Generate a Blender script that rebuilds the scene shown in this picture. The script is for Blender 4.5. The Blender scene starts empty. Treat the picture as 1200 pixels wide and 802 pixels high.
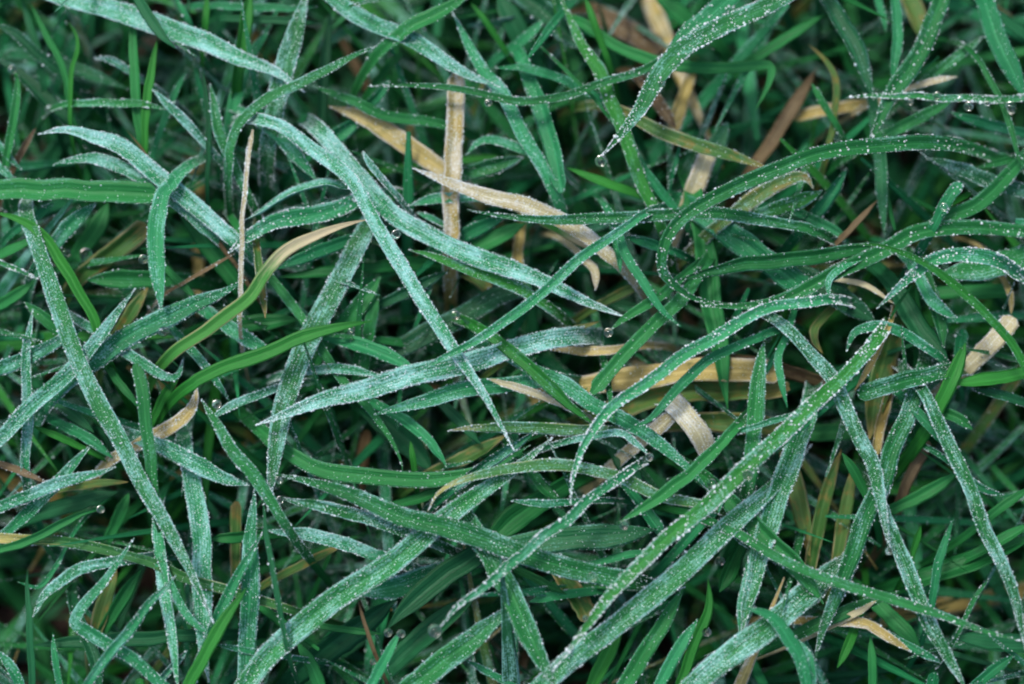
import bpy, math, random
import numpy as np
from mathutils import Vector, Matrix

random.seed(7)
rng = np.random.default_rng(7)
scene = bpy.context.scene
col = scene.collection

# ---------------------------------------------------------------- camera
PW, PH = 1200.0, 802.0          # the photograph, in pixels
LENS, SENSOR = 70.0, 36.0
FOCUS_Z = 0.047                 # height of the sharp layer of blades (m)
SOIL_Z = -0.024                 # soil below the height that blade heights are counted from
DIST = 0.35                     # working distance of the macro shot (m)
TILT = math.radians(9.0)
cam_d = bpy.data.cameras.new("camera")
cam = bpy.data.objects.new("camera", cam_d)
col.objects.link(cam)
cam.location = (0.0, -DIST * math.sin(TILT), FOCUS_Z + DIST * math.cos(TILT))
cam.rotation_euler = (TILT, 0.0, 0.0)
cam_d.lens = LENS
cam_d.sensor_width = SENSOR
cam_d.clip_start = 0.005
cam_d.clip_end = 500.0
cam_d.dof.use_dof = True
cam_d.dof.focus_distance = DIST
cam_d.dof.aperture_fstop = 5.8
scene.camera = cam

# ---------------------------------------------------------------- sky, sun, exposure
SUN_EL, SUN_ROT = math.radians(62), math.radians(-35)
world = bpy.data.worlds.new("World")
scene.world = world
world.use_nodes = True
wn = world.node_tree
sky = wn.nodes.new("ShaderNodeTexSky")
sky.sky_type = 'NISHITA'
sky.sun_disc = False
sky.sun_elevation = SUN_EL
sky.sun_rotation = SUN_ROT
sky.dust_density = 3.0
sky.ozone_density = 1.6
wn.links.new(sky.outputs[0], wn.nodes["Background"].inputs[0])
wn.nodes["Background"].inputs[1].default_value = 0.15
sun_d = bpy.data.lights.new("sun", 'SUN')
sun_d.energy = 1.3
sun_d.angle = math.radians(11)
sun_d.color = (1.0, 0.97, 0.92)
sun = bpy.data.objects.new("sun", sun_d)
col.objects.link(sun)
_dir = Vector((math.sin(SUN_ROT) * math.cos(SUN_EL), math.cos(SUN_ROT) * math.cos(SUN_EL), math.sin(SUN_EL)))
sun.rotation_euler = _dir.to_track_quat('Z', 'Y').to_euler()
sun.location = _dir * 3
scene.view_settings.view_transform = 'Standard'
scene.view_settings.look = 'None'
scene.view_settings.gamma = 1.0
scene.view_settings.use_curve_mapping = False
scene.view_settings.exposure = 0.8
scene.render.engine = 'CYCLES'
scene.cycles.max_bounces = 5
scene.cycles.filter_width = 2.1

# pixel of the photograph + height above the soil -> point
_F = LENS / SENSOR * PW
_ct, _st = math.cos(TILT), math.sin(TILT)
CAM = np.array(cam.location)
def at(px, py, z):
    dx, dy, dz = (px - PW / 2) / _F, -(py - PH / 2) / _F, -1.0
    d = np.array([dx, dy * _ct - dz * _st, dy * _st + dz * _ct])
    k = (z - CAM[2]) / d[2]
    return CAM + d * k
MM_PX = DIST / _F               # metres per pixel at the sharp layer

# ---------------------------------------------------------------- materials
def N(nt, t, **kw):
    n = nt.nodes.new(t)
    for k, v in kw.items():
        setattr(n, k, v)
    return n
def math_node(nt, op, a, b=None, c=None, clamp=False):
    n = nt.nodes.new("ShaderNodeMath"); n.operation = op; n.use_clamp = clamp
    for i, v in enumerate((a, b, c)):
        if v is None: continue
        if isinstance(v, (int, float)): n.inputs[i].default_value = v
        else: nt.links.new(v, n.inputs[i])
    return n.outputs[0]
def mixc(nt, fac, a, b):
    n = nt.nodes.new("ShaderNodeMix"); n.data_type = 'RGBA'
    for s, v in ((0, fac), (6, a), (7, b)):
        if isinstance(v, (int, float)): n.inputs[s].default_value = v
        elif isinstance(v, tuple): n.inputs[s].default_value = (*v, 1)
        else: nt.links.new(v, n.inputs[s])
    return n.outputs[2]
def noise(nt, vec, scale, detail=2.0, rough=0.5):
    n = nt.nodes.new("ShaderNodeTexNoise")
    n.inputs["Scale"].default_value = scale
    n.inputs["Detail"].default_value = detail
    n.inputs["Roughness"].default_value = rough
    nt.links.new(vec, n.inputs["Vector"])
    return n.outputs[0]
def ramp(nt, v, lo, hi):
    n = nt.nodes.new("ShaderNodeMapRange"); n.clamp = True
    nt.links.new(v, n.inputs[0])
    n.inputs[1].default_value = lo; n.inputs[2].default_value = hi
    return n.outputs[0]

FROST = (0.33, 0.67, 0.61)
def blade_material(name, c1, c2, tip=None, tip_at=0.7, spots=None, edge=None, ridge=0.35, frostcol=FROST):
    m = bpy.data.materials.new(name); m.use_nodes = True
    nt = m.node_tree; L = nt.links.new
    bsdf = nt.nodes["Principled BSDF"]
    uv = N(nt, "ShaderNodeUVMap"); uv.uv_map = "uv"
    sep = N(nt, "ShaderNodeSeparateXYZ"); L(uv.outputs[0], sep.inputs[0])
    u, v = sep.outputs[0], sep.outputs[1]             # across 0..1, along in mm
    att = N(nt, "ShaderNodeAttribute"); att.attribute_name = "blade"
    sa = N(nt, "ShaderNodeSeparateColor"); L(att.outputs[0], sa.inputs[0])
    t, fr, rnd = sa.outputs[0], sa.outputs[1], sa.outputs[2]
    pos = N(nt, "ShaderNodeTexCoord").outputs["Object"]
    comb = N(nt, "ShaderNodeCombineXYZ")
    L(math_node(nt, 'MULTIPLY', u, 9.0), comb.inputs[0])
    L(math_node(nt, 'MULTIPLY', v, 0.22), comb.inputs[1])
    L(math_node(nt, 'MULTIPLY', rnd, 40.0), comb.inputs[2])
    comb2 = N(nt, "ShaderNodeCombineXYZ")
    L(math_node(nt, 'MULTIPLY', u, 2.2), comb2.inputs[0])
    L(math_node(nt, 'MULTIPLY', v, 0.16), comb2.inputs[1])
    L(math_node(nt, 'MULTIPLY', rnd, 91.0), comb2.inputs[2])
    streak = noise(nt, comb.outputs[0], 1.0, 3.0, 0.6)
    blotch = noise(nt, pos, 130.0, 2.0)
    vein = math_node(nt, 'SINE', math_node(nt, 'MULTIPLY', u, 6.2832 * 7))
    d = math_node(nt, 'ABSOLUTE', math_node(nt, 'SUBTRACT', u, 0.5))
    mid = ramp(nt, d, 0.055, 0.02)
    edgem = ramp(nt, d, 0.36, 0.48)
    f = math_node(nt, 'ADD', math_node(nt, 'MULTIPLY', streak, 0.6), math_node(nt, 'MULTIPLY', blotch, 0.6))
    f = math_node(nt, 'ADD', f, math_node(nt, 'MULTIPLY', math_node(nt, 'SUBTRACT', rnd, 0.5), 0.5))
    f = math_node(nt, 'ADD', f, math_node(nt, 'MULTIPLY', vein, 0.06))
    c = mixc(nt, ramp(nt, f, 0.3, 0.95), c1, c2)
    c = mixc(nt, math_node(nt, 'MULTIPLY', mid, 0.22), c, tuple(min(1, x * 1.9 + 0.02) for x in c2))
    if tip:
        tt = math_node(nt, 'ADD', t, math_node(nt, 'MULTIPLY', math_node(nt, 'SUBTRACT', streak, 0.5), 0.5))
        c = mixc(nt, ramp(nt, tt, tip_at - 0.12, tip_at + 0.12), c, tip)
    if edge:
        e = math_node(nt, 'MULTIPLY', edgem, ramp(nt, noise(nt, pos, 90.0), 0.4, 0.6))
        c = mixc(nt, e, c, edge)
    if spots:
        c = mixc(nt, math_node(nt, 'MULTIPLY', ramp(nt, math_node(nt, 'ADD', math_node(nt, 'MULTIPLY', noise(nt, pos, 420.0, 3.0), 0.6), math_node(nt, 'MULTIPLY', streak, 0.4)), 0.52, 0.64), 0.75), c, spots)
    # rime: grains of frost on the ribs and the rim
    swell = ramp(nt, noise(nt, comb2.outputs[0], 1.0, 2.0), 0.34, 0.66)
    fr = math_node(nt, 'MULTIPLY', fr, math_node(nt, 'ADD', math_node(nt, 'MULTIPLY', swell, 1.1), 0.3))
    grain = noise(nt, pos, 2600.0, 2.0, 0.6)
    patch = noise(nt, pos, 260.0, 3.0)
    g = math_node(nt, 'ADD', math_node(nt, 'MULTIPLY', grain, 0.75), math_node(nt, 'MULTIPLY', patch, 0.40))
    g = math_node(nt, 'ADD', g, math_node(nt, 'MULTIPLY', vein, 0.048))
    g = math_node(nt, 'ADD', g, math_node(nt, 'MULTIPLY', edgem, 0.20))
    g = math_node(nt, 'ADD', g, math_node(nt, 'MULTIPLY', fr, 0.24))
    mask = ramp(nt, g, 0.72, 1.06)
    mask = math_node(nt, 'MULTIPLY', mask, math_node(nt, 'MULTIPLY', ramp(nt, fr, 0.0, 0.7), 0.82))
    c = mixc(nt, mask, c, frostcol)
    L(c, bsdf.inputs["Base Color"])
    L(math_node(nt, 'ADD', math_node(nt, 'MULTIPLY', mask, 0.3), 0.42), bsdf.inputs["Roughness"])
    bsdf.inputs["Specular IOR Level"].default_value = 0.14
    b = N(nt, "ShaderNodeBump"); b.inputs["Distance"].default_value = 0.00012
    b.inputs["Strength"].default_value = ridge * 2
    h = math_node(nt, 'ADD', math_node(nt, 'MULTIPLY', vein, 0.22), math_node(nt, 'MULTIPLY', math_node(nt, 'ADD', grain, mask), 1.1))
    L(h, b.inputs["Height"]); L(b.outputs[0], bsdf.inputs["Normal"])
    tr = N(nt, "ShaderNodeBsdfTranslucent"); L(c, tr.inputs[0])
    mx = N(nt, "ShaderNodeMixShader"); mx.inputs[0].default_value = 0.15
    L(bsdf.outputs[0], mx.inputs[1]); L(tr.outputs[0], mx.inputs[2])
    L(mx.outputs[0], nt.nodes["Material Output"].inputs[0])
    return m

MAT = {
    'g': blade_material("mid_green_grass", (0.009, 0.100, 0.024), (0.028, 0.205, 0.052)),
    'd': blade_material("deep_green_grass", (0.007, 0.064, 0.023), (0.018, 0.132, 0.048)),
    'b': blade_material("fresh_green_grass", (0.014, 0.130, 0.018), (0.036, 0.225, 0.034)),
    'c': blade_material("rimed_grass", (0.010, 0.135, 0.046), (0.034, 0.265, 0.096)),
    'y': blade_material("golden_dead_grass", (0.31, 0.235, 0.062), (0.50, 0.41, 0.155), spots=(0.13, 0.15, 0.045), edge=(0.62, 0.58, 0.44), frostcol=(0.70, 0.70, 0.62)),
    's': blade_material("cream_dead_grass", (0.36, 0.315, 0.155), (0.55, 0.51, 0.31), spots=(0.40, 0.34, 0.19), frostcol=(0.72, 0.74, 0.70)),
    'o': blade_material("yellowing_grass", (0.030, 0.115, 0.024), (0.095, 0.180, 0.045), tip=(0.33, 0.25, 0.085), tip_at=0.9, spots=(0.22, 0.15, 0.04), edge=(0.44, 0.38, 0.20)),
    't': blade_material("brown_dead_grass", (0.07, 0.048, 0.022), (0.19, 0.14, 0.07), spots=(0.06, 0.03, 0.015), frostcol=(0.5, 0.5, 0.44)),
    'q': blade_material("yellow_tipped_grass", (0.022, 0.120, 0.028), (0.075, 0.215, 0.058), tip=(0.48, 0.40, 0.13), tip_at=0.88, edge=(0.30, 0.33, 0.14)),
    'm': blade_material("withering_grass", (0.020, 0.130, 0.025), (0.055, 0.230, 0.040), tip=(0.46, 0.40, 0.24), tip_at=0.55, edge=(0.30, 0.30, 0.14)),
}

def simple(name, colr, rough, trans=0.0, ior=1.31, sss=0.0):
    m = bpy.data.materials.new(name); m.use_nodes = True
    b = m.node_tree.nodes["Principled BSDF"]
    b.inputs["Base Color"].default_value = (*colr, 1)
    b.inputs["Roughness"].default_value = rough
    b.inputs["Transmission Weight"].default_value = trans
    b.inputs["IOR"].default_value = ior
    return m
def frost_material(name, trans, rough, base):
    m = simple(name, base, rough, trans)
    nt = m.node_tree
    n = noise(nt, N(nt, "ShaderNodeTexCoord").outputs["Object"], 900.0, 2.0)
    c = mixc(nt, ramp(nt, n, 0.35, 0.7), tuple(x * 0.78 for x in base), base)
    nt.links.new(c, nt.nodes["Principled BSDF"].inputs["Base Color"])
    return m
M_FROST = frost_material("rime_crystals", 0.05, 0.3, (0.86, 0.97, 0.97))
M_BEAD = frost_material("dew_beads", 0.25, 0.05, (0.90, 0.98, 0.96))  # nearly opaque white base stands in for bright sky glints on clear dew
M_DROP = simple("dew_water", (1.0, 1.0, 1.0), 0.0, 1.0, 1.33)

def soil_material():
    m = bpy.data.materials.new("damp_soil"); m.use_nodes = True
    nt = m.node_tree; b = nt.nodes["Principled BSDF"]
    pos = N(nt, "ShaderNodeTexCoord").outputs["Object"]
    a = noise(nt, pos, 60.0, 6.0, 0.6); f = noise(nt, pos, 500.0, 4.0, 0.7)
    c = mixc(nt, ramp(nt, a, 0.3, 0.7), (0.022, 0.013, 0.009), (0.06, 0.034, 0.021))
    c = mixc(nt, ramp(nt, f, 0.6, 0.8), c, (0.13, 0.09, 0.055))
    # away from the turf the sheet reads as lawn
    ln = N(nt, "ShaderNodeVectorMath"); ln.operation = 'LENGTH'; nt.links.new(pos, ln.inputs[0])
    lawn = mixc(nt, ramp(nt, noise(nt, pos, 9.0, 8.0, 0.75), 0.35, 0.65), (0.018, 0.060, 0.018), (0.05, 0.14, 0.045))
    c = mixc(nt, ramp(nt, ln.outputs["Value"], 0.25, 0.6), c, lawn)
    nt.links.new(c, b.inputs["Base Color"]); b.inputs["Roughness"].default_value = 0.85
    bp = N(nt, "ShaderNodeBump"); bp.inputs["Distance"].default_value = 0.0012; bp.inputs["Strength"].default_value = 0.9
    nt.links.new(math_node(nt, 'ADD', a, f), bp.inputs["Height"]); nt.links.new(bp.outputs[0], b.inputs["Normal"])
    return m
M_SOIL = soil_material()

# ---------------------------------------------------------------- the ground
def make_ground():
    xs = np.concatenate([[-60, -15, -4, -1.2], np.linspace(-0.5, 0.5, 121), [1.2, 4, 15, 60]])
    n = len(xs)
    X, Y = np.meshgrid(xs, xs, indexing='ij')
    Z = np.zeros_like(X)
    for k in range(40):
        fx, fy, ph = rng.normal(0, 160), rng.normal(0, 160), rng.uniform(0, 6.28)
        Z += np.sin(X * fx + Y * fy + ph) * 0.00035
    R = np.hypot(X, Y)
    Z *= np.clip((0.9 - R) / 0.3, 0, 1)
    Z += np.minimum(0, -0.0)
    V = np.stack([X, Y, Z - 0.001 + SOIL_Z], -1).reshape(-1, 3)
    i, j = np.meshgrid(np.arange(n - 1), np.arange(n - 1), indexing='ij')
    a = (i * n + j).ravel()
    F = np.stack([a, a + n, a + n + 1, a + 1], 1)
    me = bpy.data.meshes.new("ground")
    me.from_pydata(V.tolist(), [], F.tolist())
    me.polygons.foreach_set("use_smooth", [True] * len(me.polygons))
    me.materials.append(M_SOIL)
    o = bpy.data.objects.new("ground", me); col.objects.link(o)
    o["kind"] = "structure"; o["label"] = "damp brown soil showing between the grass blades"
    return o
make_ground()

# ---------------------------------------------------------------- blade geometry
def spline(P, step):
    """Catmull-Rom through the points, evenly resampled."""
    P = np.asarray(P, float)
    if len(P) == 2: P = np.array([P[0], (P[0] + P[1]) / 2, P[1]])
    E = np.vstack([2 * P[0] - P[1], P, 2 * P[-1] - P[-2]])
    out = []
    for i in range(1, len(E) - 2):
        p0, p1, p2, p3 = E[i - 1:i + 3]
        for s in np.linspace(0, 1, 14, endpoint=False):
            out.append(0.5 * ((2 * p1) + (p2 - p0) * s + (2 * p0 - 5 * p1 + 4 * p2 - p3) * s * s + (3 * p1 - p0 - 3 * p2 + p3) * s ** 3))
    out.append(P[-1])
    out = np.array(out)
    L = np.concatenate([[0], np.cumsum(np.linalg.norm(np.diff(out, axis=0), axis=1))])
    n = max(6, int(L[-1] / step) + 1)
    q = np.linspace(0, L[-1], n)
    return np.stack([np.interp(q, L, out[:, k]) for k in range(out.shape[1])], 1), q / L[-1]

TOPU = np.array([-1, -0.62, -0.3, 0.0, 0.3, 0.62, 1.0])
BOTU = np.array([0.62, 0.0, -0.62])
def ribbon(C, W, roll, fold, thick, topu=TOPU, botu=BOTU):
    """Closed blade along centre line C (n,3), half widths W, roll angles. Returns verts, quads, u, normals, sides."""
    T = np.gradient(C, axis=0)
    T /= np.linalg.norm(T, axis=1)[:, None] + 1e-12
    # parallel-transport a side vector so that bends and loops stay untwisted
    S = np.zeros_like(C); 
    k0 = int(np.argmax(np.hypot(T[:, 0], T[:, 1])))
    s = np.cross(T[k0], [0, 0, 1.0]); s /= np.linalg.norm(s) + 1e-12
    S[k0] = s
    for rngk in (range(k0 + 1, len(C)), range(k0 - 1, -1, -1)):
        s = S[k0].copy()
        for k in rngk:
            s = s - T[k] * s.dot(T[k])
            up = np.cross(T[k], [0, 0, 1.0]); h = np.linalg.norm(up)
            if h > 0.25:
                up /= h
                if up.dot(s) < 0: up = -up
                s = s * 0.6 + up * 0.4
                s = s - T[k] * s.dot(T[k])
            s /= np.linalg.norm(s) + 1e-12
            S[k] = s
    U = np.cross(S, T)
    flip = np.sign(U[:, 2].mean()) or 1
    U *= flip
    cr, sr = np.cos(roll)[:, None], np.sin(roll)[:, None]
    S2 = S * cr + U * sr; U2 = U * cr - S * sr
    n = len(C)
    prof = lambda u: fold * (np.sqrt(u * u + 0.02) - 0.45)
    rows = []
    for u in topu:
        rows.append(C + S2 * (W * u)[:, None] + U2 * (W * prof(u))[:, None])
    th = np.minimum(thick, W * 0.35)
    for u in botu:
        rows.append(C + S2 * (W * u)[:, None] + U2 * (W * prof(u) - th)[:, None])
    m = len(rows)
    V = np.stack(rows, 1).reshape(-1, 3)
    i, j = np.meshgrid(np.arange(n - 1), np.arange(m), indexing='ij')
    a = (i * m + j).ravel(); b = (i * m + (j + 1) % m).ravel()
    F = np.stack([a, b, b + m, a + m], 1)
    if flip < 0: F = F[:, ::-1]
    uu = np.concatenate([topu, botu]) * 0.5 + 0.5
    return V, F, np.tile(uu, n), S2, U2, prof, m

def width_profile(t, blunt, bw=0.8):
    base = bw + (1 - bw) * np.clip(t / 0.25, 0, 1)
    if blunt:
        tip = np.clip((1 - t) / 0.05, 0.35, 1)
    else:
        k = np.clip((t - 0.5) / 0.5, 0, 1)
        tip = np.maximum(1 - k ** 2.1, 0.07)
    return base * tip

def mesh_from(name, V, F, mat, uvs=None, colr=None, smooth=True):
    me = bpy.data.meshes.new(name)
    F = np.asarray(F); k = F.shape[1]; nf = len(F)
    me.vertices.add(len(V)); me.vertices.foreach_set("co", np.asarray(V, np.float32).ravel())
    me.loops.add(nf * k); me.loops.foreach_set("vertex_index", F.astype(np.int32).ravel())
    me.polygons.add(nf); me.polygons.foreach_set("loop_start", np.arange(0, nf * k, k, dtype=np.int32))
    me.polygons.foreach_set("loop_total", np.full(nf, k, np.int32))
    if smooth: me.polygons.foreach_set("use_smooth", np.ones(nf, bool))
    if uvs is not None:
        l = me.uv_layers.new(name="uv"); l.data.foreach_set("uv", np.asarray(uvs, np.float32)[F.ravel()].ravel())
    if colr is not None:
        a = me.attributes.new("blade", 'FLOAT_COLOR', 'POINT'); a.data.foreach_set("color", np.asarray(colr, np.float32).ravel())
    me.materials.append(mat)
    me.update(calc_edges=True); me.validate()
    return me

TETV = np.array([[0, 0, 1.1], [0.94, 0, -0.33], [-0.47, 0.82, -0.33], [-0.47, -0.82, -0.33]])
TETF = np.array([[0, 1, 2], [0, 2, 3], [0, 3, 1], [1, 3, 2]])
_p = (1 + 5 ** 0.5) / 2
ICOV = np.array([[-1, _p, 0], [1, _p, 0], [-1, -_p, 0], [1, -_p, 0], [0, -1, _p], [0, 1, _p], [0, -1, -_p], [0, 1, -_p], [_p, 0, -1], [_p, 0, 1], [-_p, 0, -1], [-_p, 0, 1]]) / math.hypot(1, _p)
ICOF = np.array([[0, 11, 5], [0, 5, 1], [0, 1, 7], [0, 7, 10], [0, 10, 11], [1, 5, 9], [5, 11, 4], [11, 10, 2], [10, 7, 6], [7, 1, 8], [3, 9, 4], [3, 4, 2], [3, 2, 6], [3, 6, 8], [3, 8, 9], [4, 9, 5], [2, 4, 11], [6, 2, 10], [8, 6, 7], [9, 8, 1]])
def scatter(P, R, tv, tf, spin=True, stretch=0.35):
    n = len(P)
    if spin:
        q = rng.normal(size=(n, 4)); q /= np.linalg.norm(q, axis=1)[:, None]
        w, x, y, z = q.T
        M = np.stack([1 - 2 * (y * y + z * z), 2 * (x * y - z * w), 2 * (x * z + y * w), 2 * (x * y + z * w), 1 - 2 * (x * x + z * z), 2 * (y * z - x * w), 2 * (x * z - y * w), 2 * (y * z + x * w), 1 - 2 * (x * x + y * y)], 1).reshape(n, 3, 3)
    else:
        M = np.tile(np.eye(3), (n, 1, 1))
    sc = R[:, None] * (1 + stretch * rng.uniform(-1, 1, (n, 3)))
    V = np.einsum('nij,nkj->nki', M, tv[None] * sc[:, None, :]) + P[:, None, :]
    F = tf[None] + (np.arange(n) * len(tv))[:, None, None]
    return V.reshape(-1, 3), F.reshape(-1, 3)

TRI = [0]
def rime(parent, C, W, S2, U2, prof, level, wet, visible, t):
    """Frost crystals or glint-white dew beads sitting on the upper face and rim of one blade."""
    L = np.concatenate([[0], np.cumsum(np.linalg.norm(np.diff(C, axis=0), axis=1))]) * 1000
    sel = np.where(visible)[0]
    l0, l1 = L[sel[0]], L[sel[-1]]
    wm = W[sel].mean() * 2000
    area = (l1 - l0) * wm
    parts = []
    def place(s, u, lift):
        c = np.stack([np.interp(s, L, C[:, k]) for k in range(3)], 1)
        sd = np.stack([np.interp(s, L, S2[:, k]) for k in range(3)], 1)
        up = np.stack([np.interp(s, L, U2[:, k]) for k in range(3)], 1)
        w = np.interp(s, L, W)
        return c + sd * (w * u)[:, None] + up * (w * prof(u) + lift)[:, None], w
    def keep(s, k):      # clumps and bare stretches along the blade
        ph = rng.uniform(0, 6.28, 3)
        return (np.sin(s * 0.7 + ph[0]) + np.sin(s * 1.9 + ph[1]) + np.sin(s * 0.31 + ph[2])) / 3 + rng.uniform(-0.9, 0.9, len(s)) > 0.12 - k
    dens = (0.0, 1.2, 3.6, 8.0, 14.0)[level]
    if wet:
        n = int(area * dens * 0.42)
        s = rng.uniform(l0, l1, n); u = np.clip(np.round(rng.uniform(-1, 1, n) * 3) / 3 + rng.normal(0, 0.1, n), -1.05, 1.05)
        ok = keep(s, 0.3); s, u = s[ok], u[ok]
        r = np.where(rng.uniform(size=len(s)) < 0.14, rng.uniform(0.13, 0.25, len(s)), np.minimum(np.exp(rng.normal(-2.35, 0.35, len(s))), 0.16)) * 1e-3
        p, w = place(s, u, r * 0.4); parts.append(scatter(p, r, ICOV, ICOF, True, 0.12))
    else:
        n = int(area * dens)
        s = rng.uniform(l0, l1, n); u = np.round(rng.uniform(-1, 1, n) * 3.5) / 3.5 + rng.normal(0, 0.055, n)
        ok = keep(s, 0.25 + 0.15 * level); s, u = s[ok], np.clip(u[ok], -1, 1)
        r = np.minimum(np.exp(rng.normal(-2.55, 0.38, len(s))), 0.2) * 1e-3
        p, w = place(s, u, r * 0.35); parts.append(scatter(p, r, TETV, TETF, True, 0.4))
    # fringe along both rims
    n = int((l1 - l0) * (0, 3, 8, 13, 18)[level])
    if n:
        s = rng.uniform(l0, l1, n); u = rng.choice([-1.0, 1.0], n) * rng.uniform(0.93, 1.07, n)
        ok = keep(s, 0.5); s, u = s[ok], u[ok]
        r = np.minimum(np.exp(rng.normal(-2.45, 0.42, len(s))), 0.24) * 1e-3
        p, w = place(s, u, 0.00002); parts.append(scatter(p, r, *((ICOV, ICOF) if wet and level > 2 else (TETV, TETF)), True, 0.75))
    parts = [q for q in parts if len(q[0])]
    if not parts: return
    off = 0; VV = []; FF = []
    for V, F in parts:
        VV.append(V); FF.append(F + off); off += len(V)
    V = np.vstack(VV); F = np.vstack(FF); TRI[0] += len(F)
    me = mesh_from("rime", V, F, M_BEAD if wet else M_FROST, smooth=wet)
    o = bpy.data.objects.new("dew_beads" if wet else "frost", me); col.objects.link(o)
    o.parent = parent; o.matrix_parent_inverse = parent.matrix_world.inverted(); o["kind"] = "stuff"

BLADES = []
def blade(kind, frost, wet, width, z, pts, blunt, roll, name=None, steep=None, zlist=None, twist=1.0):
    px = np.array(pts, float)
    m = len(px)
    if zlist is not None: zs = np.interp(np.linspace(0, 1, m), np.linspace(0, 1, len(zlist)), zlist)
    else:
        a = np.linspace(0, 1, m)
        zs = z - 2.5 * (1 - a) ** 2 * (1 if z > 14 else 0.3) - 0.8 * a ** 3
    P = np.array([at(x, y, h / 1000) for (x, y), h in zip(px, zs)])
    C, t = spline(P, 0.00085)
    # the foot of the blade goes on below its neighbours down to the soil
    d = C[0] - C[min(3, len(C) - 1)]; d[2] = 0; d /= np.linalg.norm(d) + 1e-9
    h = C[0][2] - SOIL_Z
    reach = steep if steep else min(0.018, max(0.005, h * 0.28))
    n = max(4, int(h / 0.0025))
    q = np.linspace(0, 1, n + 1)[1:]
    foot = np.stack([C[0] + d * reach * math.sin(a * math.pi / 2) - np.array([0, 0, (h + 0.003) * (1 - math.cos(a * math.pi / 2)) ** 0.9]) for a in q])[::-1]
    nf = len(foot)
    wv = np.interp(np.linspace(0, 1, len(C)), np.linspace(0, 1, 9), rng.normal(0, 0.00018, 9) * min(1.0, (len(C) / 45) ** 1.5))
    perp = np.cross(np.gradient(C, axis=0), [0, 0, 1.0]); perp /= np.linalg.norm(perp, axis=1)[:, None] + 1e-9
    C = C + perp * wv[:, None]
    CC = np.vstack([foot, C])
    hw = width * MM_PX * 0.475
    scale = (CAM[2] - z / 1000) / (CAM[2] - FOCUS_Z)
    bw = 0.85
    W = hw * scale * width_profile(t, blunt, bw) * (1 + 0.04 * np.interp(t, np.linspace(0, 1, 12), rng.normal(0, 1, 12)))
    Wf = np.linspace(0.6, 1, nf) * W[0]
    WW = np.concatenate([Wf, W])
    tw = rng.normal(0, 0.5) * twist
    rl = roll + tw * (np.linspace(-0.5, 0.5, len(CC)))
    fold = rng.uniform(0.3, 0.9) * (1 if kind not in 'st' else 0.6)
    WW = WW / np.cos(np.clip(np.abs(rl), 0, 0.5))
    V, F, uu, S2, U2, prof, mrow = ribbon(CC, WW, rl, fold, 0.00022)
    tt = np.concatenate([np.zeros(nf), t])
    L = np.concatenate([[0], np.cumsum(np.linalg.norm(np.diff(CC, axis=0), axis=1))]) * 1000
    colr = np.zeros((len(V), 4), np.float32)
    colr[:, 0] = np.repeat(tt, mrow)
    fv = frost / 3.0 * (0.6 if wet else 0.84 if kind == 'g' else 1.0)
    colr[:, 1] = np.repeat(np.concatenate([np.linspace(0, 1, nf + 1)[:-1] ** 2 * fv, np.full(len(C), fv)]), mrow); colr[:, 2] = rng.uniform(); colr[:, 3] = 1
    uv = np.stack([uu, np.repeat(L, mrow)], 1)
    foot_pt = CC[0].copy()
    nm = name or {'y': "dead_grass_blade", 's': "dead_grass_blade", 't': "dead_grass_blade"}.get(kind, "grass_blade")
    me = mesh_from(nm, V - foot_pt, F, MAT[kind], uv, colr)
    TRI[0] += len(F) * 2
    o = bpy.data.objects.new(nm, me); col.objects.link(o); o.location = foot_pt
    o.matrix_world = Matrix.Translation(foot_pt)
    vis = np.concatenate([np.arange(nf) >= nf - nf // 3, np.ones(len(C), bool)])
    if width >= 22 and kind in 'gcbd':
        k0 = nf
        Cr = CC[k0:] + U2[k0:] * (WW[k0:] * prof(0.0) + 0.00001)[:, None]
        Wr = WW[k0:] * 0.085
        Vr, Fr, ur, *_r = ribbon(Cr, Wr, rl[k0:], -0.7, 0.0001, np.array([-1, 0, 1.0]), np.array([0.0]))
        cr = np.zeros((len(Vr), 4), np.float32); mr = len(Vr) // len(Cr)
        cr[:, 0] = np.repeat(t, mr); cr[:, 1] = fv * 0.55; cr[:, 2] = 0.8; cr[:, 3] = 1
        rib = bpy.data.objects.new("midrib", mesh_from("midrib", Vr - foot_pt, Fr, MAT[kind], np.stack([ur * 0.1 + 0.12, np.repeat(L[k0:], mr)], 1), cr))
        col.objects.link(rib); rib.parent = o
    inside = (px[:, 0] > -60).any()
    if frost > 0 and inside:
        rime(o, CC, WW, S2, U2, prof, frost, wet, vis, tt)
    return o, CC

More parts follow.
